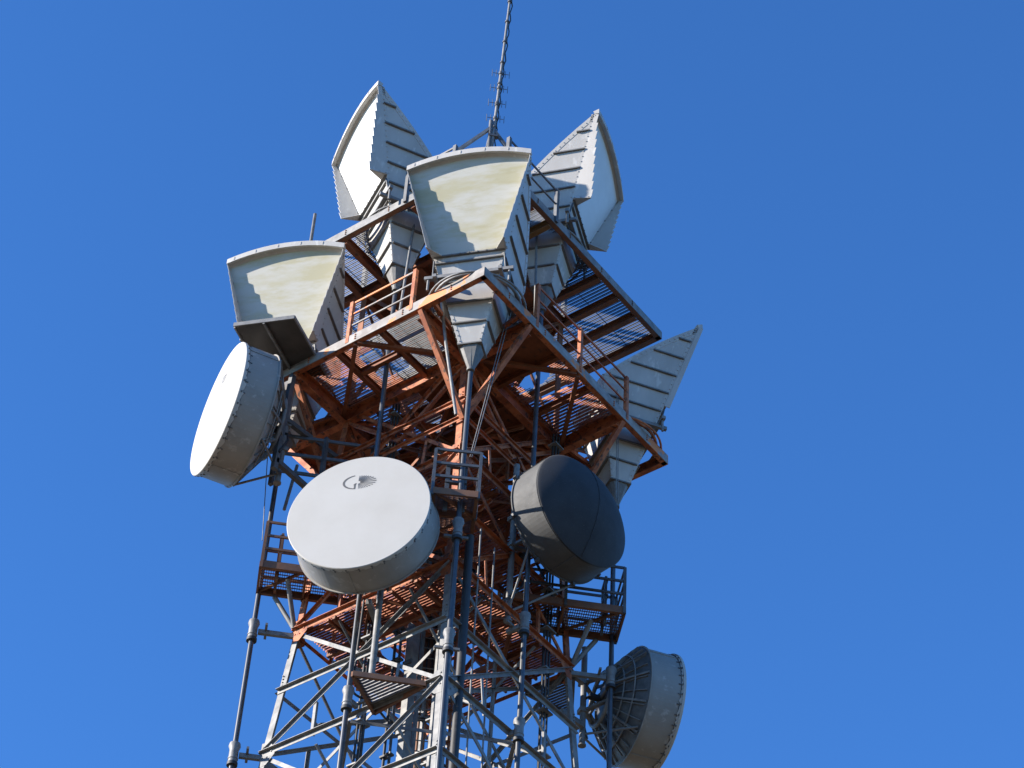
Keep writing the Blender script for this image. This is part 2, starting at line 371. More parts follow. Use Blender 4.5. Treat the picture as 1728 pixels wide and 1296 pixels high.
railing(lowp, [(-3.97, .27), (-3.97, -1.75)], ZL, 0, 1.25, M['faded'], M['orange'])
railing(lowp, [(-1.83, -3.97), (.03, -3.97), (2.1, -3.97)], ZL, 0, 1.3, M['orange'], M['orange'])
railing(lowp, [(3.97, -1.8), (3.97, 1.8)], ZL, 0, 1.25, M['orange'], M['orange'])

# ------------------------------------------------------------------ upper platform (z = 48.6)
upp = thing('upper_platform', 'smaller upper deck of grey edged girders behind the tallest horns', 'platform', (0, 0, ZU))
for k, (a, c, n) in enumerate((((-HU, -HU), (-HU, HU), (-1, 0, 0)), ((-HU, -HU), (HU, -HU), (0, -1, 0)), ((HU, -HU), (HU, HU), (1, 0, 0)), ((-HU, HU), (HU, HU), (0, 1, 0)))):
    e = 0 if n[0] else .021
    d = (Vector((c[0], c[1], 0))-Vector((a[0], a[1], 0))).normalized()*e
    b = MB(); b.channel(Vector((*a, ZU-.10))+d, Vector((*c, ZU-.10))-d, n, .27, .13, .018, 0, 1)
    for q in range(-7, 8, 3):
        pt = (Vector((*a, ZU-.10))+Vector((*c, ZU-.10)))/2+(Vector((*c, 0))-Vector((*a, 0)))*q/16
        for dz in (-.07, 0, .07): b.obox(pt+Vector(n)*.02+Vector((0, 0, dz)), (.014, 0, 0), (0, .014, 0), (0, 0, .014), 1)
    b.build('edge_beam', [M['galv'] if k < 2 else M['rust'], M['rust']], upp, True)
for x in (-1.95, 1.95, 2.8, 1.1):
    b = MB(); y0 = -3.75; y1 = 3.75 if abs(x) == 1.95 else -1.0
    if x in (2.8,): y1 = 3.75
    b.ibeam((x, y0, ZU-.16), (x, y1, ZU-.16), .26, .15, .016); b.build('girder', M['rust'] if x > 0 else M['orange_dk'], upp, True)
for y, x0, x1 in ((1.1, -3.75, -1.97), (-1.2, -3.75, -1.97), (1.95, -1.93, 1.93), (-1.95, -1.93, 1.93), (1.95, -3.75, -1.97), (-1.95, -3.75, -1.97), (0, -1.93, 1.93)):
    b = MB(); b.ibeam((x0, y, ZU-.2), (x1, y, ZU-.2), .3, .15, .016); b.build('girder', M['orange_dk'], upp, True)
b = MB(); b.ibeam((-1.2, -3.75, ZU-.18), (-1.2, -1.97, ZU-.18), .26, .15, .016); b.build('girder', M['ochre'], upp, True)
hu = [(-2.75, -.15, 1.0), (-.23, -2.75, 1.0), (2.75, .1, .9)]
GU = [-3.74, -1.97, -.0, 1.97, 3.74]
for i in range(4):
    for j in range(4):
        if i in (1, 2) and j in (1, 2):
            b = MB(); b.box(GU[i]+.01, GU[i+1]-.01, GU[j]+.01, GU[j+1]-.01, ZU-.015, ZU+.0); b.build('deck_plate', M['rust'], upp, True); continue
        grating(GU[i]+.01, GU[i+1]-.01, GU[j]+.01, GU[j+1]-.01, ZU-.012, hu, .052, .026, .007).build('grating', M['galv'] if i < 2 else M['pipe'], upp, True)  # right half uses darker steel: shade put into the grating colour
for cx, cy in ((-2.75, -.15), (-.23, -2.75)):
    b = MB(); b.tube([(cx+1.05*math.cos(a), cy+1.05*math.sin(a), ZU+.12) for a in [2*math.pi*i/40 for i in range(41)]], .05, 8, cap=False)
    b.tube([(cx+1.17*math.cos(a), cy+1.17*math.sin(a), ZU+.05) for a in [2*math.pi*i/40 for i in range(41)]], .03, 8, cap=False)
    b.build('ring_rail', M['galv'], upp, True)
railing(upp, [(-3.3, -3.9), (-1.15, -3.9)], ZU, 0, 1.05, M['galv_dark'], M['galv_dark'], (.5,))
railing(upp, [(-3.9, -1.05), (-3.9, -2.6)], ZU, 0, 1.0, M['galv'], M['galv_dark'], (.5,))
railing(upp, [(-3.0, 3.85), (0, 3.85), (3.0, 3.85)], ZU, 0, 1.05, M['galv'], M['galv_dark'], (.5,))

# ------------------------------------------------------------------ horn reflector antennas
TS, TF, TB, ZE, FO = .258, .2694, .2175, 3.55, 2.47
def refl(tx, ty): t = (tx+math.sqrt(tx*tx+1+ty*ty))*2*FO/(1+ty*ty); return Vector((t*tx, t*ty, t))
def make_horn(rad, blinders=True):
    t = thing('horn_antenna', 'x', 'antenna')
    # shell: pyramid walls below, paraboloid on top
    b = MB(); Z0 = 1.05
    def pe(tx, ty, z): return Vector((tx*z, ty*z, z))
    NX = 14
    txs = [-TB+(TF+TB)*i/NX for i in range(NX+1)]
    for s in (-1, 1):
        vs = []; fs = []
        for i, tx in enumerate(txs):
            top = refl(tx, s*TS); vs += [pe(tx, s*TS, Z0), top]
        for i in range(NX): q = (2*i, 2*i+2, 2*i+3, 2*i+1); fs.append(q if s < 0 else q[::-1])
        b.add(vs, fs)
    NY = 10; tys = [-TS+2*TS*i/NY for i in range(NY+1)]
    vs = []; fs = []
    for ty in tys: vs += [pe(-TB, ty, Z0), refl(-TB, ty)]
    for i in range(NY): fs.append((2*i, 2*i+1, 2*i+3, 2*i+2))
    b.add(vs, fs)
    b.add([pe(TF, -TS, Z0), pe(TF, TS, Z0), pe(TF, TS, ZE), pe(TF, -TS, ZE)], [(0, 1, 2, 3)])
    vs = [refl(tx, ty) for tx in txs for ty in tys]; m = NY+1
    b.add(vs, [(i*m+j, (i+1)*m+j, (i+1)*m+j+1, i*m+j+1) for i in range(NX) for j in range(NY)], 0, True)
    shell_b = b
    # radome closing the mouth
    b = MB(); vs = []
    REC = .07
    def rtop(ty):
        lo, hi = -TB, TF
        for _ in range(30):
            m_ = (lo+hi)/2; q = refl(m_, ty)
            if q.x < TF*q.z-REC: lo = m_
            else: hi = m_
        return refl(lo, ty)
    for ty in tys:
        bt = Vector((TF*ZE-REC, ty*ZE, ZE)); vs += [bt, rtop(ty)]
    b.add(vs, [(2*i, 2*i+2, 2*i+3, 2*i+1) for i in range(NY)])
    b.build('radome', rad, t)
    shell_b.add([(TF*ZE-REC-.01, -TS*ZE, ZE), (TF*ZE+.0, -TS*ZE, ZE), (TF*ZE+.0, TS*ZE, ZE), (TF*ZE-REC-.01, TS*ZE, ZE)], [(0, 1, 2, 3)])
    # throat: square to round
    b = MB(); vs = []; n = 16
    for i in range(n):
        a = 2*math.pi*(i+.5)/n; c, s_ = math.cos(a), math.sin(a); k = 1/max(abs(c), abs(s_))
        cx = (TF-TB)/2*Z0
        vs.append((cx+c*k*(TF+TB)/2*Z0, s_*k*TS*Z0, Z0))
    for i in range(n):
        a = 2*math.pi*(i+.5)/n; vs.append((.02+.075*math.cos(a), .075*math.sin(a), .42))
    b.add(vs, [(i, n+i, n+(i+1) % n, (i+1) % n) for i in range(n)])
    b.tube([(.02, 0, .44), (.02, 0, .36)], .10, 14)
    b.build('throat', M['rib'], t)  # darker rib paint puts the platform's shade into the throat colour
    # flat skirt flange where the throat bolts on
    b = shell_b; z = Z0; b.box(-TB*z-.035, TF*z+.035, -TS*z-.035, TS*z+.035, z-.02, z+.02, 1)
    # ribs
    k = 1.62
    zs = []
    while k < 6.0: zs.append(k); k += .575
    for z in zs:
        if z < ZE-.1:
            b.box(TF*z-.01, TF*z+.06, -TS*z, TS*z, z-.02, z+.02, 1)
        zr = refl(-TB, 0).z
        if z < zr-.3: b.box(-TB*z-.06, -TB*z+.01, -TS*z, TS*z, z-.02, z+.02, 1)
        # side ribs run from the front edge to the rear edge or to the reflector
        xs = -TB*z
        y = TS*z; xr = (z*z+y*y)/(4*FO)-FO
        xs = max(xs, xr+.16)
        if xs < TF*z-.1:
            for s in (-1, 1): b.box(xs, TF*z-.03, min(s*(y-.01), s*(y+.05)), max(s*(y-.01), s*(y+.06)), z-.022, z+.022, 1)
    # bolted corner strips along the edges and along the reflector rim
    def strip(pts, nrm, wv, wd, th=.008, bolts=.16):
        for p, q in zip(pts, pts[1:]):
            p, q = Vector(p), Vector(q); n = Vector(nrm).normalized(); wdir = Vector(wv).normalized() if not callable(wv) else wv(p)
            vs = [p+n*th, q+n*th, q+n*th+wdir*wd, p+n*th+wdir*wd, p-n*.002, q-n*.002, q-n*.002+wdir*wd, p-n*.002+wdir*wd]
            b.add(vs, [(0, 1, 2, 3), (4, 7, 6, 5), (0, 4, 5, 1), (3, 2, 6, 7), (0, 3, 7, 4), (1, 5, 6, 2)])
        L = sum((Vector(q)-Vector(p)).length for p, q in zip(pts, pts[1:])); nb = int(L/bolts); acc = 0
        for i in range(nb):
            s_ = L*(i+.5)/nb; a = 0
            for p, q in zip(pts, pts[1:]):
                l = (Vector(q)-Vector(p)).length
                if a+l >= s_:
                    c = Vector(p).lerp(Vector(q), (s_-a)/l); n = Vector(nrm).normalized(); wdir = Vector(wv).normalized()
                    b.obox(c+wdir*wd*.5+n*(th+.008), wdir*.012, n*.009, n.cross(wdir)*.012); break
                a += l
    for s in (-1, 1):
        nf = Vector((1, 0, -TF)); ns = Vector((0, s, -TS)); nb_ = Vector((-1, 0, -TB))
        strip([pe(TF, s*TS, Z0+.02), pe(TF, s*TS, ZE-.03)], nf, (0, -s, 0), .075)
        strip([pe(TF, s*TS, Z0+.02), pe(TF, s*TS, 6.15)], ns, (-1, 0, 0), .10 if True else .07)
        strip([pe(-TB, s*TS, Z0+.02), pe(-TB, s*TS, 3.9)], ns, (1, 0, 0), .06)
        strip([pe(-TB, s*TS, Z0+.02), pe(-TB, s*TS, 3.9)], nb_, (0, -s, 0), .06)
        pts = [refl(tx, s*TS) for tx in [-TB+(TF+TB)*i/7 for i in range(8)]]
        dchord = (pts[-1]-pts[0]).normalized(); wv = ns.normalized().cross(dchord)
        if wv.z > 0: wv = -wv
        strip(pts[:-1]+[pts[-1]], ns, wv, .14)
    b.build('horn_shell', [M['horn'], M['rib']], t)
    # hood along the curved top of the mouth
    b = MB(); nh = 16; prev = None; vs = []
    for i in range(nh+1):
        ty = -TS*1.01+2*TS*1.01*i/nh; p = refl(TF, ty)
        vs += [p+Vector((-.06, 0, .05)), p+Vector((.09, 0, .125)), p+Vector((.10, 0, .11)), p+Vector((.10, 0, -.06)), p+Vector((.07, 0, -.065)), p+Vector((-.004, 0, -.03))]
    fs = []
    for i in range(nh):
        for j in range(6): fs.append((i*6+j, i*6+(j+1) % 6, (i+1)*6+(j+1) % 6, (i+1)*6+j))
    fs += [tuple(range(6))[::-1], tuple(nh*6+j for j in range(6))]
    b.add(vs, fs)
    for i in range(1, 16, 3):
        p = refl(TF, -TS+2*TS*i/16); b.obox(p+Vector((.105, 0, .03)), (.006, 0, 0), (0, .012, 0), (0, 0, .05))
    b.build('hood', M['horn'], t)
    # serrated side blinders with a gusset at the foot
    if not blinders:
        for s in (-1, 1):
            b = MB(); a_, e_ = pe(TF, s*TS, 6.16), pe(TF, s*TS, ZE-.02); b.add([a_, e_, e_+Vector((.15, s*.02, -.03)), a_+Vector((.12, s*.02, -.03))]+[p+Vector((0, s*.02, 0)) for p in (a_, e_, e_+Vector((.15, s*.02, -.03)), a_+Vector((.12, s*.02, -.03)))], [(0, 1, 2, 3), (7, 6, 5, 4), (2, 1, 5, 6), (3, 2, 6, 7)])
            b.build('mouth_frame', M['horn'], t)
    for s in ((-1, 1) if blinders else ()):
        NT = 10; zt, zb = 6.12, ZE; poly_in = []; outer = []
        for i in range(NT):
            z0 = zt+(zb-zt)*i/NT; z1 = zt+(zb-zt)*(i+1)/NT
            k0, k1 = i/NT, (i+1)/NT; d1 = .06+.44*k1; d0 = d1+.004
            wv = Vector((1, s*.09, -.27))
            outer.append(Vector((TF*z0, s*TS*z0, z0))+wv*d0); outer.append(Vector((TF*z1, s*TS*z1, z1))+wv*d1)
        outer[-1] = Vector((TF*zb, s*TS*zb, zb))+wv*.51
        b = MB(); n = Vector((0, s, -TS)).normalized()*.007
        # one quad per tooth so that the saw edge stays crisp
        for i in range(NT):
            a, c = outer[2*i], outer[2*i+1]; zi0, zi1 = zt+(zb-zt)*i/NT, zt+(zb-zt)*(i+1)/NT
            i0 = Vector((TF*zi0-.02, s*TS*zi0, zi0)); i1 = Vector((TF*zi1-.02, s*TS*zi1, zi1))
            q = [i0, a, c, i1]; vs = [p+n*1.2 for p in q]+[p-n*.8 for p in q]
            b.add(vs, [(0, 1, 2, 3), (7, 6, 5, 4), (1, 5, 6, 2)] + ([(0, 4, 5, 1)] if i == 0 else [])+([(3, 2, 6, 7)] if i == NT-1 else []))
        pass; o = outer[-1]; e = pe(TF, s*TS, zb); ii = pe(TF, s*(TS*zb-.27)/zb, zb)
        b.plate([o, e+Vector((0, 0, .0)), ii], (0, 0, 1), .014)
        b.obox((o+e)/2+Vector((0, s*.02, .035)), (o-e)/2, (0, .006, 0), (0, 0, .035))
        for q in (.1, .45, .85): b.obox(e.lerp(o, q)+Vector((0, s*.035, .035)), (.013, 0, 0), (0, .012, 0), (0, 0, .013))
        b.build('side_blinder', M['horn'], t)
    b = MB(); b.box(TF*ZE-.01, TF*ZE+.06, -TS*ZE+.02, TS*ZE-.02, ZE-.03, ZE+.012)
    for q in range(-3, 4): b.box(TF*ZE+.06, TF*ZE+.075, q*.22-.012, q*.22+.012, ZE-.02, ZE+.002)
    b.build('lower_lip', M['rib'], t)
    # square support frame that carries the horn on the deck
    b = MB(); z = 2.92; f, r_, sd_ = TF*z+.07, -TB*z-.07, TS*z+.07
    b.bar((f, -sd_-.3, z), (f, sd_+.3, z), .10, .10); b.bar((r_, -sd_-.3, z), (r_, sd_+.3, z), .10, .10)
    b.bar((r_-.25, -sd_, z-.101), (f+.2, -sd_, z-.101), .09, .10); b.bar((r_-.25, sd_, z-.101), (f+.2, sd_, z-.101), .09, .10)
    for sx, sy in ((f, sd_+.2), (f, -sd_-.2), (r_, sd_+.2), (r_, -sd_-.2)): b.tube([(sx, sy, z-.05), (sx, sy, z-.42)], .035, 8)
    b.build('support_frame', M['galv'], t)
    # a gusset strut from the frame up to the front wall
    b = MB()
    for s in (-1, 1): b = MB(); b.tube([(f, s*(sd_+.1), z), (TF*3.5+.02, s*TS*3.45, 3.42)], .022, 6); b.build('stay', M['galv_dark'], t)
    return t
HG = 'horn reflector antennas'
horns = [((-2.89, -2.89, 41.6), -156.0, M['radome'], 'central horn antenna with stained yellowish cover, rising through the nearest corner of the lower deck'),
         ((-3.03, 3.03, 41.6), -156.5, M['radome'], 'left horn antenna with stained yellowish cover, standing above the leftmost white dish'),
         ((3.03, -3.03, 41.6), -32.0, M['radome_g'], 'right horn antenna seen side on, pointing away beyond the lower deck corner'),
         ((-2.88, -.15, 46.08), 152.06, M['radome_w'], 'upper left horn antenna with dazzling sunlit white cover facing left'),
         ((-.23, -2.87, 46.08), -67.7, M['radome_g'], 'upper right horn antenna with pale grey cover facing right, behind a grey railing')]
for loc, az, rm, lab in horns:
    h = make_horn(rm, not lab.startswith('right')); h.location = loc; h.rotation_euler = (0, 0, R(az)); tag(h, lab, 'horn antenna', HG)

# ------------------------------------------------------------------ dish antennas
def make_dish(loc, az, Rd, dep, label, m_face, m_shroud, logo=False, dome=0.0, lip=.035, pts_mount=None, ragged=True, bd=.50, group='shrouded microwave dishes', tilt=0, stays=True):
    t = thing('dish_antenna', label, 'dish antenna', loc, R(az), group)
    if tilt: t.rotation_euler = (0, R(-tilt), R(az))
    b = MB(); b.lathe_x([(-dep, Rd), (-dep, Rd+.035), (-dep+.03, Rd+.035), (-dep+.03, Rd), (-dep*.62, Rd), (-dep*.62, Rd), (-.06, Rd), (-.05, Rd-.01), (-.05, Rd-.03), (-dep, Rd-.03)], 96, smooth=False)
    for a in range(0, 360, 120):   # panel joints
        ca, sa = math.cos(R(a+25)), math.sin(R(a+25)); b.obox((-dep*.5, (Rd+.008)*ca, (Rd+.008)*sa), (dep*.45, 0, 0), (0, -sa*.03, ca*.03), (0, ca*.008, sa*.008))
    if not dome:
        b.lathe_x([(-.12, Rd+.003), (-.12, Rd+.012), (-.072, Rd+.012), (-.072, Rd+.003)], 96, 1, False)  # dark ring added to draw the shade beneath the cover lip
        n = 36
        for i in range(n):
            a = 2*math.pi*(i+.5)/n; ca, sa = math.cos(a), math.sin(a)
            b.obox((-.125, (Rd+.008)*ca, (Rd+.008)*sa), (.055, 0, 0), (0, -sa*.011, ca*.011), (0, ca*.010, sa*.010), 1)
            b.obox((-.075, (Rd+.04)*ca, (Rd+.028)*sa), (.020, 0, 0), (0, -sa*.022, ca*.022), (0, ca*.010, sa*.010), 1)
    b.build('shroud', [m_shroud, M['galv_dark']], t)
    b = MB()
    if dome:
        prof = [(-.05, Rd-.02), (-.03, Rd+.004)]+[(-.02+dome*(1-(r/Rd)**2), r) for r in [Rd*q for q in (.99, .95, .9, .8, .7, .55, .4, .25, .12, .02)]]
        b.lathe_x(prof, 96)
    else:
        b.lathe_x([(-.07, Rd+.004), (-.07, Rd+lip), (-.012, Rd+lip), (.003, Rd+lip-.015)], 96, smooth=False)
        b.lathe_x([(.003, Rd+lip-.015), (.008, Rd*.8), (.010, .02)], 96)
    b.add([(b.v[-1][0], .0001, 0)], [])
    b.lathe_x([(b.v[-1][0], .021), (b.v[-1][0]+.0005, .0005)], 24)
    b.build('radome', m_face, t)
    if not dome:
        rnd = random.Random(int(Rd*1000))
        b = MB(); vs = []; n = 180
        for i in range(n):
            a = 2*math.pi*i/n; e = .012+.03*rnd.random()**2; ca, sa = math.cos(a), math.sin(a)
            vs += [(-.071, (Rd+.03)*ca, (Rd+.03)*sa), (-.075-e*(1.8 if math.sin(a) < -.2 else 1), (Rd+.02)*ca, (Rd+.02)*sa)]
        b.add(vs, [(2*i, (2*i+2) % (2*n), (2*i+3) % (2*n), 2*i+1) for i in range(n)])
        b.build('cover_skirt', m_face, t)
    else:
        b = MB(); n = 8
        for i in range(n):
            a = 2*math.pi*(i+.5)/n; ca, sa = math.cos(a), math.sin(a)
            b.obox((-dep+.02, (Rd+.06)*ca, (Rd+.06)*sa), (.05, 0, 0), (0, -sa*.03, ca*.03), (0, ca*.05, sa*.05))
        b.build('rim_clamp', M['galv_dark'], t)
        # seam running over the domed cover
        b = MB(); pts = []
        for i in range(25):
            q = -1+2*i/24; y = 0.0; z = q*Rd*.97; r2 = (y*y+z*z)/Rd**2; pts.append((-.016+dome*max(0, 1-r2), y, z))
        b.tube(pts, .012, 6); b.build('seam', m_face, t)
    # reflector bowl and its back frame
    b = MB(); prof = []
    for q in (1, .92, .84, .74, .64, .52, .4, .28, .16, .02): prof.append((-dep-bd*(1-q*q)+.01, Rd*q))
    b.lathe_x(prof, 72); b.lathe_x([(x+.02, max(.001, r-.004)) for x, r in prof[::-1]], 72)
    b.build('reflector_bowl', M['galv_dark'] if bd > .6 else m_shroud, t)
    b = MB(); n = 12; rr = Rd*.46
    for i in range(n):
        a = 2*math.pi*i/n; ca, sa = math.cos(a), math.sin(a)
        b.bar((-dep-.03, (Rd-.02)*ca, (Rd-.02)*sa), (-dep-bd*.86-.1, rr*ca, rr*sa), .05, .07, (1, 0, 0))
    for q, rr2 in ((.80, .80), (.62, .62)):
        b.tube([(-dep-bd*(1-q*q)-.04, Rd*rr2*math.cos(a), Rd*rr2*math.sin(a)) for a in [2*math.pi*i/48 for i in range(49)]], .022, 6, cap=False)
    for i in range(24):
        a = 2*math.pi*(i+.25)/24; ca, sa = math.cos(a), math.sin(a); pr = [(-dep-bd*(1-q*q)-.015, Rd*q) for q in (.97, .85, .7, .5, .35)]
        for (x0, r0), (x1, r1) in zip(pr, pr[1:]): b.bar((x0, r0*ca, r0*sa), (x1, r1*ca, r1*sa), .018, .05, (1, 0, 0))
    b.build('back_frame', M['galv'], t)
    b = MB(); b.tube([(-dep-bd*.86-.12, rr*math.cos(a), rr*math.sin(a)) for a in [2*math.pi*i/36 for i in range(37)]], .055, 8, cap=False)
    b.tube([(-dep-bd*.86-.12, -rr, 0), (-dep-bd*.86-.12, rr, 0)], .04, 8); b.build('mount_ring', M['galv'], t)
    b = MB(); b.tube([(-dep-bd-.02, 0, 0), (-dep-bd-.30, 0, 0)], .09, 12); b.tube([(-dep-bd-.30, 0, 0), (-dep-bd-.42, .1, -.1), (-dep-bd-.40, .25, -.45), (-dep-bd-.2, .35, -1.0)], .035, 8)
    b.build('feed', M['black'], t)
    if ragged:
        rnd = random.Random(3); b = MB()
        for k in range(16):
            a = R(rnd.uniform(62, 84)); b.obox((-dep+rnd.uniform(-.02, .07), (Rd+.05)*math.cos(a), (Rd+.05)*math.sin(a)), (rnd.uniform(.03, .07), .01, .02), (0, .05, .01), (.01, .0, rnd.uniform(.02, .06)))
        b.build('sealant_lump', M['putty'], t)
    # mounting pipe just behind, with two arms
    xm = -dep-bd-.42
    if pts_mount:
        mo, z0, z1 = pts_mount
        b = MB(); b.tube([(xm, mo, z0), (xm, mo, z1)], .075, 14); b.tube([(xm, mo, z0), (xm, mo, z0-.04)], .1, 14)
        b.build('mounting_pipe', M['galv'], t)
        b = MB()
        for zz in (.42, -.42):
            b.bar((xm, mo, zz), (-dep-bd*.86-.12, rr*.7, zz*.9), .09, .07); b.bar((xm, mo, zz), (-dep-bd*.86-.12, -rr*.7, zz*.9), .09, .07)
            b.obox((xm, mo, zz), (.11, 0, 0), (0, .11, 0), (0, 0, .06))
        b.build('mounting_arm', M['galv'], t)
        b = MB(); b.tube([(xm, mo, z0+.25), (-dep-.05, Rd*.55, -Rd*.80)], .03, 8); b.tube([(xm, mo, z0+.3), (-dep-.05, -Rd*.55, -Rd*.80)], .03, 8)
        if stays: b.build('stay', M['galv'], t)
    if logo:
        b = MB(); x = .0125
        def quad(pts): b.add([(x, p[0], p[1]) for p in pts]+[(x-.003, p[0], p[1]) for p in pts], [tuple(range(len(pts))), tuple(range(2*len(pts)-1, len(pts)-1, -1))])
        # letter G: open arc on the left, with a foot and a bar
        gc = (-.10, .90); n = 16
        for i in range(n):
            a0, a1 = R(100+165*i/n), R(100+165*(i+1)/n); w0 = .020+.028*math.sin(math.pi*i/n); w1 = .020+.028*math.sin(math.pi*(i+1)/n)
            f = lambda a, k: (gc[0]-.02+(.33-k)*math.cos(a), gc[1]+(.215-k)*math.sin(a))
            quad([f(a0, 0), f(a0, w0), f(a1, w1), f(a1, 0)])
        quad([(-.135, .69), (-.175, .69), (-.175, .83), (-.135, .83)]); quad([(-.195, .815), (-.135, .815), (-.115, .86), (-.155, .86)])
        # sunburst of tapering rays
        for i in range(19):
            a = R(84-168*i/18); c, s = math.cos(a), math.sin(a); r1 = 1/math.sqrt((c/.43)**2+(s/.215)**2); r0 = .05; wv = .0025; wo = .004+.010*c
            o = (-.085, .885); px_, pz = -s, c
            quad([(o[0]+r0*c-px_*wv, o[1]+r0*s*.8-pz*wv), (o[0]+r0*c+px_*wv, o[1]+r0*s*.8+pz*wv), (o[0]+r1*c+px_*wo, o[1]+r1*s*.92+pz*wo), (o[0]+r1*c-px_*wo, o[1]+r1*s*.92-pz*wo)])
        b.build('printed_logo', M['print'] if logo is True else M['print_pale'], t)
    return t
make_dish((-4.66, -1.44, 36.85), -156.25, 1.63, .89, 'white faced dish with dark G and sunburst logo, at the centre below the lower deck', M['white'], M['shroud'], True, pts_mount=(.12, -3.3, .9), ragged=False, stays=False)
make_dish((-5.41, 2.96, 41.83), 153.1, 1.71, .91, 'overexposed sunlit white dish under the leftmost horn, seen from its shroud side', M['white'], M['shroud'], 2, pts_mount=(-.15, -1.5, 1.9))
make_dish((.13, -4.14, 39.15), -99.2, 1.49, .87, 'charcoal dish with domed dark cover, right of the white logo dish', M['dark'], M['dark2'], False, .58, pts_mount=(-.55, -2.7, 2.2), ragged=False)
make_dish((4.92, -3.19, 36.55), -33, 1.47, .89, 'lowest dish at right, turned away and showing its ribbed back', M['white'], M['shroud'], False, lip=.055, bd=.68, pts_mount=(.1, -1.4, 1.5), ragged=False)

# ice shield plate over the left dish
t = thing('ice_shield', 'flat dark undersided sheet metal shield above the leftmost white dish', 'shield', (-5.6, 1.65, 44.0))
a = Vector((-5.93, 2.37, 44.0)); c = Vector((-5.29, .93, 44.0)); d = Vector((.957, .29, 0)).normalized()*2.1
b = MB(); b.plate([a, c, c+d, a+d], (0, 0, 1), .02); b.build('shield_plate', M['shield'], t, True)
b = MB(); b.bar(a, c, .03, .12); b.bar(c, c+d, .04, .10); b.bar(a+d*.03, a+d, .04, .10); b.bar(a.lerp(c, .5)+Vector((0, 0, -.06)), a.lerp(c, .5)+d-Vector((0, 0, .06)), .05, .08)
b.build('shield_frame', M['galv'], t, True)

# ------------------------------------------------------------------ vertical waveguide pipes with expansion joints
PG = 'vertical waveguide pipes'
def pipe(x, y, ztop, joints, label, zbot=0.3, dx=0, dy=0):
    t = thing('waveguide_pipe', label, 'pipe', (x, y, zbot), 0, PG)
    def at(z): k = (ztop-z)/20.0; return (x+dx*k, y+dy*k, z)
    b = MB(); b.tube([at(ztop), at(zbot)], .062, 14)
    z = ztop-.9
    b.build('tube', M['pipe'], t, True)
    for zj in joints:
        p = Vector(at(zj)); b = MB()
        b.tube([p+Vector((0, 0, .30)), p+Vector((0, 0, .22)), p+Vector((0, 0, .12)), p+Vector((0, 0, -.22))], [.125, .14, .105, .105], 16)
        b.tube([p+Vector((0, 0, -.10)), p+Vector((0, 0, -.13))], .118, 16)
        b.tube([p+Vector((0, 0, -.221)), p+Vector((0, 0, -.30))], .125, 16, 1)
        b.build('joint_sleeve', [M['galv'], M['black']], t, True)
        # bracket to the tower
        q = Vector((math.copysign(hw(zj), x) if abs(x) > 1 else x, math.copysign(hw(zj), y) if abs(y) > 1 else y, zj))
        b = MB(); b.bar(p+(q-p).normalized()*.12, q, .09, .12); b.obox(p+(q-p).normalized()*.3+Vector((0, 0, .05)), Vector((-(q-p).y, (q-p).x, 0)).normalized()*.28, (q-p).normalized()*.03, (0, 0, .03))
        b.build('bracket', M['galv'], t, True)
    return t
pipe(-2.89, -2.89, 42.0, [36.9, 33.7], 'dark waveguide pipe running straight down in front of the nearest tower leg')
pipe(-3.02, 3.02, 42.0, [36.5, 32.95], 'dark waveguide pipe at the far left, standing clear of the lattice against the sky')
pipe(3.02, -3.02, 42.0, [36.5, 33.0], 'dark waveguide pipe at the far right, passing in front of the lowest dish')
pipe(-2.88, -.12, 46.45, [33.3, 39.9], 'dark waveguide pipe descending behind the white logo dish')
pipe(-.23, -2.87, 46.45, [36.0, 33.0], 'dark waveguide pipe descending behind the charcoal dish')

# ------------------------------------------------------------------ access balconies on the corners
BG = 'corner access balconies'
def balcony(cx, cy, ang, label, mf, mr, W=1.1, L=2.1, z=37.8, rail=1.22, foot=None):
    # local x outward; (cx, cy) is the middle of the outer edge
    t = thing('access_balcony', label, 'balcony', (cx, cy, z), R(ang), BG)
    b = MB()
    for s in (-1, 1): b.channel((-L, s*W/2, -.08), (0, s*W/2, -.08), (0, s, 0), .20, .07, .012)
    for x in (0, -L*.5, -L): b.bar((x-.01, -W/2+.01, -.09), (x-.01, W/2-.01, -.09), .05, .18)
    b.bar((-.03, -W/2+.03, -.10), (-L*.5, W/2-.03, -.10), .05, .07); b.bar((-L*.5, W/2-.03, -.10), (-L, -W/2+.03, -.10), .05, .07)
    b.build('floor_frame', mf, t)
    gx = MB(); x = -L+.05
    while x < -.03: gx.box(x-.006, x+.006, -W/2+.02, W/2-.02, .0, .035); x += .055
    y = -W/2+.05
    while y < W/2: gx.box(-L+.02, -.02, y-.005, y+.005, .01, .038); y += .11
    gx.build('grating', mf, t)
    for px_, py in ((-.03, -W/2), (-.03, W/2), (-L*.5, -W/2), (-L*.5, W/2)):
        b = MB(); b.box(px_-.035, px_+.035, py-.035, py+.035, -.2, rail); b.build('railing_post', mr, t)
    for zz in (.40, .80, rail):
        b = MB()
        b.bar((-.03, -W/2, zz), (-.03, W/2, zz), .04, .07)
        for s in (-1, 1): b.bar((-.03, s*W/2, zz), (-L, s*W/2, zz), .04, .065)
        b.build('rail', mr, t)
    b = MB(); b.box(-.46, -.40, -.25, -.15, -.3, rail-.05); b.box(-.46, -.40, .15, .25, -.3, rail-.05)
    for zz in (.05, .55, 1.05): b.box(-.47, -.37, -.25, .25, zz, zz+.07)
    b.build('clamp_frame', mr, t)
    return t
balcony(-3.24, -3.03, -138, 'grey railed balcony with brown floor frame on the nearest corner, beside the white logo dish', M['rust'], M['galv_dark'], 1.05, 1.5)
balcony(-3.42, 2.70, 135, 'rusty brown railed balcony jutting left of the white logo dish', M['rust'], M['rust'], 1.05, 2.2)
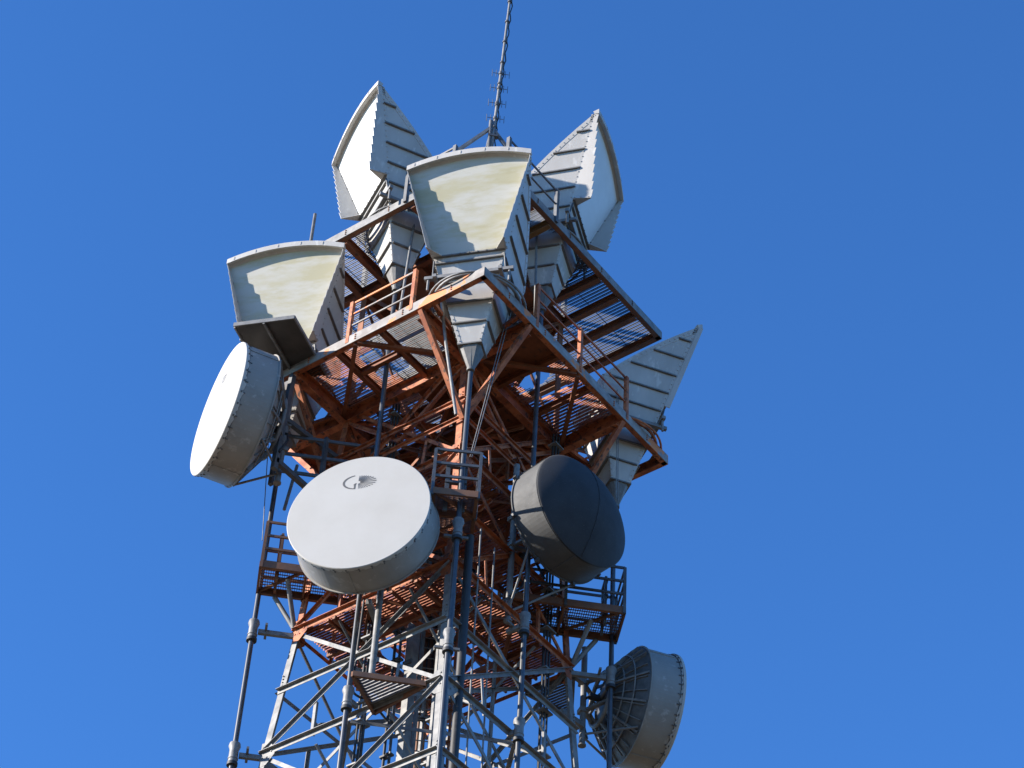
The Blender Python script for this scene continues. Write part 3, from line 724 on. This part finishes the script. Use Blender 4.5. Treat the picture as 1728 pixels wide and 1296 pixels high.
balcony(2.72, -3.50, -45, 'brown railed balcony jutting right below the charcoal dish', M['rust'], M['galv_dark'], 1.15, 2.9)
# struts from the leg nodes up to the side balconies
for (x, y, tgt, lab) in ((-2.34, 2.34, ((-3.1, 2.05, 37.6), (-2.75, 2.75, 37.6)), 'pair of grey struts propping the left balcony'), (2.34, -2.34, ((2.05, -3.1, 37.6), (2.75, -2.75, 37.6)), 'pair of grey struts propping the right balcony')):
    t = thing('balcony_prop', lab, 'strut', (x, y, 36.7))
    for q in tgt: b = MB(); b.tube([(x, y, 36.7), q], .06, 10); b.build('strut', M['galv'], t, True)

# small triangular platforms in bare grey grating
def tri(A, B_, D, z, label, m):
    t = thing('triangular_platform', label, 'platform', (A[0], A[1], z), 0, 'small triangular platforms')
    def keep(X, Y):
        s = []
        for p, q in ((A, B_), (B_, D), (D, A)): s.append((q[0]-p[0])*(Y-p[1])-(q[1]-p[1])*(X-p[0]))
        return all(v > 0 for v in s) or all(v < 0 for v in s)
    xs, ys = [p[0] for p in (A, B_, D)], [p[1] for p in (A, B_, D)]
    grating(min(xs), max(xs), min(ys), max(ys), z, (), .046, .028, .009, 3.0, keep=keep).build('grating', M['galv'], t, True)
    b = MB()
    for p, q in ((A, B_), (B_, D), (D, A)): b.bar((*p, z-.04), (*q, z-.04), .07, .13)
    b.build('frame', m, t, True)
tri((-3.8, -1.04), (-2.66, -2.15), (-2.47, -.58), 33.05, 'small triangular grating between the nearest leg and the pipe, lit white from above', M['rust'])
tri((2.36, -1.0), (2.45, -2.35), (3.75, -1.37), 36.55, 'small triangular grating by the right leg under the right balcony', M['galv_dark'])

# ------------------------------------------------------------------ centre services: rail column, ladder, tray, cables
t = thing('cable_ladder', 'long vertical ladder with grey side rails up the middle of the lattice', 'ladder', (.05, .15, 0))
for dx in (-.19, .19):
    b = MB(); b.box(.05+dx*.71-.045, .05+dx*.71+.045, .15-dx*.71-.03, .15-dx*.71+.03, .2, 43.8); b.build('side_rail', M['galv'], t, True)
low = MB(); z = .5
while z < 43.5:
    if z < 30: low.tube([(-.08, .28, z), (.18, .02, z)], .014, 6)
    else: b = MB(); b.tube([(-.08, .28, z), (.18, .02, z)], .014, 6); b.build('rung', M['galv'], t, True)
    z += .3
tag(low.build('rungs_below', M['galv'], t, True), kind='stuff')
t = thing('rail_column', 'pale grey box column rising through the centre of the lattice', 'column', (-.45, .25, 0))
b = MB(); b.box(-.57, -.33, .16, .34, 0, 40.2); b.build('column', M['galv'], t, True)
b = MB()
for z in range(30, 40): b.box(-.62, -.575, .12, .38, z-.05, z+.05)
b.build('bracket', M['galv_dark'], t, True)
t = thing('cable_tray', 'broad brown vertical cable tray hanging in the middle of the tower', 'cable tray', (.2, .5, 36.2))
b = MB(); dd = Vector((.7071, -.7071, 0)); nn = Vector((.7071, .7071, 0)); c0 = Vector((.15, .42, 40.0))
b.obox(c0, dd*.42, nn*.02, (0, 0, 3.8)); b.obox(c0-dd*.42-nn*.08, dd*.02, nn*.10, (0, 0, 3.8)); b.obox(c0+dd*.42-nn*.08, dd*.02, nn*.10, (0, 0, 3.8)); b.build('tray', M['rust'], t, True)
b = MB()
for k in range(5): p = c0+dd*(-.3+k*.13)-nn*.07; b.tube([p+Vector((0, 0, -3.9)), p+Vector((0, 0, 3.7))], .022, 6)
b.build('cable', M['black'], t, True)
def cable(name, pts, r, m, label, cat, group=None, clamps=0, n=8):
    b = MB(); 
    P_ = [Vector(p) for p in pts]
    if len(P_) > 2:     # smooth the path
        out = []
        for i in range(len(P_)-1):
            p0, p1, p2, p3 = P_[max(i-1, 0)], P_[i], P_[i+1], P_[min(i+2, len(P_)-1)]
            for k in range(8):
                u = k/8; out.append(.5*((2*p1)+(-p0+p2)*u+(2*p0-5*p1+4*p2-p3)*u*u+(-p0+3*p1-3*p2+p3)*u**3))
        out.append(P_[-1]); P_ = out
    b.tube(P_, r, n)
    if clamps:
        L = (P_[-1]-P_[0]); k = int(L.length/clamps)
        for i in range(k): q = P_[0]+L*(i+.5)/k; b.obox(q, (r*2.1, 0, 0), (0, r*2.1, 0), (0, 0, .025))
    return tag(b.build(name, m), label, cat, group)
cable('feeder_cable', [(-2.03, -2.55, 37.5), (-2.03, -2.57, 33), (-2.3, -2.8, 25), (-2.9, -3.4, 10), (-3.4, -4, .2)], .10, M['black'], 'thick black feeder bundle hugging the right side of the nearest leg', 'cable', n=12)
cable('feeder_cable', [(-1.50, -2.42, 38.2), (-1.50, -2.5, 30.0), (-1.6, -2.8, 20), (-1.9, -3.6, .3)], .022, M['galv'], 'thin clamped cable hanging right of the nearest leg, nearer the leg', 'cable', 'thin cables beside the nearest leg')
cable('feeder_cable', [(-.95, -2.42, 38.0), (-.95, -2.5, 30.0), (-1.0, -2.8, 20), (-1.2, -3.6, .3)], .022, M['galv'], 'thin clamped cable hanging between the nearest leg and the charcoal dish', 'cable', 'thin cables beside the nearest leg')
cable('feeder_cable', [(-2.4, .15, 37.6), (-2.3, .3, 35.0), (-2.2, .4, 34.2), (-1.2, .6, 34.5), (-.5, .4, 34.0)], .03, M['black'], 'black cable drooping from the white logo dish into the tower', 'cable')
cable('feeder_cable', [(.5, -2.3, 38.5), (.1, -2.4, 37.5), (-.7, -2.3, 36.6), (-1.6, -2.1, 36.6), (-2.0, -1.4, 36.8)], .03, M['black'], 'black cable sagging across from below the charcoal dish', 'cable')
for k, (px_, py, z0, z1, m, lab) in enumerate(((-.75, .55, 0.2, 41, 'black', 'black cable just left of the centre column'), (-.62, .5, 0.2, 43, 'galv_dark', 'dark grey cable tight against the centre column'), (.35, -.25, .2, 43, 'black', 'black cable right of the centre ladder'), (.45, -.32, .2, 40, 'orange_dk', 'brown pipe right of the centre ladder'))):
    cable('riser_cable', [(px_, py, z0), (px_, py, z1)], .035, M[m], lab, 'cable', None, .9)

def bundle(x, y, z0, z1, n, label, m='black', r=.026):
    t = thing('feeder_bundle', label, 'cables', (x, y, z0))
    for k in range(n):
        b = MB(); px_, py = x+(k % 3)*.075*.7071-.05*(k//3), y-(k % 3)*.075*.7071-.05*(k//3)
        b.tube([(px_, py, z0), (px_+.01*(k % 2), py, (z0+z1)/2), (px_, py, z1)], r, 8); b.build('cable', M[m], t, True)
    z = z0+.4
    while z < z1: b = MB(); b.box(x-.14, x+.22, y-.20, y+.06, z-.02, z+.02); b.build('cable_clamp', M['galv'], t, True); z += 1.2
bundle(-1.75, .55, 20, 43.6, 6, 'bundle of black feeder cables running up behind the white logo dish')
bundle(1.4, -2.2, 20, 43.6, 5, 'bundle of black feeder cables running up the right face behind the right balcony')
bundle(-.9, -.9, 20, 47.5, 6, 'bundle of dark feeder cables running up inside the nearest leg', 'galv_dark')
bundle(1.2, 1.3, 20, 43.6, 6, 'bundle of dark feeder cables near the far leg', 'rust', .035)
# bracing poles, guy wires and hanger rods around the deck
cable('bracing_pole', [(-3.42, -2.18, 44.57), (-3.27, -2.33, 43.03), (-3.1, -2.5, 41.6), (-2.98, -2.62, 40.6)], .04, M['galv'], 'bright bent pole left of the central horn throat', 'pole')
cable('bracing_pole', [(-2.70, 2.70, 41.9), (-2.81, 2.81, 40.38)], .042, M['galv'], 'bright short pole below the overexposed left dish', 'pole')
for k in (0, 1):
    cable('stay_wire', [(-2.22+k*.05, -3.38-k*.05, 44.35), (-2.69+k*.03, -2.91-k*.03, 39.3)], .011, M['galv'], 'twin bright wires slanting down right of the central horn throat', 'wire', 'twin wires at the central horn')
    cable('stay_wire', [(2.21+k*.07, -3.6, 45.5), (2.27+k*.07, -3.6, 41.4)], .011, M['galv'], 'twin bright wires hanging in front of the right horn', 'wire', 'twin wires at the right horn')
    cable('stay_wire', [(-3.30+k*.05, 3.24+k*.05, 42.6), (-3.10, 3.1, 39.3)], .011, M['galv'], 'twin thin wires below the overexposed left dish, against the sky', 'wire', 'twin wires at the left balcony')
cable('hanger_rod', [(-.93, -3.1, 49.0), (-.72, -3.1, 44.3)], .035, M['galv'], 'vertical grey rod between the decks right of the central horn', 'rod')
cable('hanger_rod', [(-3.1, -.72, 48.9), (-3.1, -.56, 45.3)], .035, M['galv'], 'slanting bright rod under the upper left horn', 'rod')
t = thing('lightning_rod', 'short dark upright rod behind the left horn hood', 'rod', (-3.92, 2.2, 48.5))
b = MB(); b.tube([(-3.92, 2.2, 48.4), (-3.92, 2.2, 50.0)], .045, 8); b.build('pole', M['galv_dark'], t, True)
b = MB(); b.box(-3.99, -3.88, 2.12, 2.28, 48.35, 48.5); b.build('base', M['galv_dark'], t, True)
# short handrails beside the left dish mounting
t = thing('handrail', 'dark grey horizontal handrails behind the left dish, below the lower deck', 'handrail', (-2.6, 1.6, 41))
for z in (42.2, 41.6, 41.0):
    b = MB(); b.bar((-3.6, 2.6, z), (-1.9, .9, z-.0), .05, .09); b.build('rail', M['galv_dark'], t, True)
for k in (0, .5, 1):
    x, y = -3.6+1.7*k, 2.6-1.7*k; b = MB(); b.box(x-.05, x+.05, y-.05, y+.05, 40.5, 42.3); b.build('railing_post', M['galv_dark'], t, True)
# stub arms carrying the dish mounting pipes
def arm(pts, label, m='galv'):
    t = thing('outrigger_arm', label, 'bracket', pts[0][0])
    for p, q in pts: b = MB(); b.bar(p, q, .12, .14); b.build('arm', M[m], t, True)
arm([((-4.0, 2.0, 43.6), (-4.15, 2.0, 40.3)), ((-2.0, 2.0, 40.6), (-4.15, 2.0, 40.6)), ((-2.0, 2.0, 42.3), (-4.1, 2.2, 42.3))], 'dark outrigger carrying the overexposed left dish', 'galv_dark')
arm([((-2.3, -.3, 37.5), (-3.2, -.7, 37.4)), ((-2.3, -.3, 35.6), (-3.2, -.7, 35.6))], 'grey arms holding the white logo dish off the lattice')
arm([((.3, -2.15, 40.3), (.3, -2.6, 40.3)), ((.3, -2.2, 38.7), (.3, -2.6, 38.7))], 'dark stub arms behind the charcoal dish', 'galv_dark')
arm([((2.35, -2.0, 36.9), (3.2, -2.1, 36.9)), ((2.45, -2.0, 35.6), (3.2, -2.1, 35.6))], 'grey arms reaching from the right leg to the lowest dish')

# ------------------------------------------------------------------ mast with dipole antennas
t = thing('antenna_mast', 'slender leaning mast with small dipoles and clipped cable on top of the tower', 'mast', (.29, -.29, 48.6))
base = Vector((.29, -.29, 55.0)); top = Vector((.50, -.50, 66.0)); d = (top-base).normalized()
b = MB(); b.tube([base, base.lerp(top, .5), top], [.05, .042, .03], 12); b.build('pole', M['galv'], t, True)
b = MB(); b.tube([(.24, -.24, 48.4), (.24, -.24, 56.6)], .06, 10); b.build('lower_pole', M['galv_dark'], t, True)
for e in ((-1.95, 1.95, 52.0), (1.95, -1.95, 52.4), (1.9, 1.9, 52)):
    b = MB(); b.bar((.26, -.26, 56.3), e, .09, .09); b.build('tripod_leg', M['galv_dark'] if e[1] < 0 else M['galv'], t, True)
for e in ((-1.95, 1.95), (1.95, -1.95), (1.9, 1.9)):
    z = 52.0 if e != (1.95, -1.95) else 52.4
    b = MB(); b.bar((e[0], e[1], 48.5), (e[0], e[1], z), .12, .12); b.build('tripod_post', M['galv_dark'], t, True)
b = MB(); b.bar((-1.95, 1.95, 51.4), (1.95, -1.95, 51.6), .1, .14); b.build('cross_beam', M['galv_dark'], t, True)
lat = Vector((.7071, -.7071, 0))
for k in range(4):
    p = base.lerp(top, 0)+d*(1.75+k*.72)
    b = MB(); b.tube([p-lat*.24, p+lat*.24], .010, 6)
    for s in (-.26, -.14, .14, .26): b.tube([p+lat*s+Vector((0, 0, -.17)), p+lat*s+Vector((0, 0, .15))], .009, 6)
    b.tube([p-d*.05, p+d*.05], .07, 10)
    b.build('dipole', M['galv_dark'], t, True)
b = MB(); pts = []
for i in range(60):
    q = i/59; pts.append(base.lerp(top, q)+lat*(.075+.025*math.sin(i*1.7))+d*.3)
b.tube(pts, .02, 6); b.build('cable', M['black'], t, True)
for i in range(9):
    b = MB(); p = base.lerp(top, .12+.095*i); b.tube([p-d*.03, p+d*.03], .07, 10)
    b.build('cable_clip', M['galv_dark'], t, True)
b = MB(); p = base+d*.9; b.obox(p, lat*.14, d*.04, (.05, .05, 0)); p = base+d*.2; b.obox(p, lat*.14, d*.04, (.05, .05, 0)); b.build('clamp', M['galv_dark'], t, True)
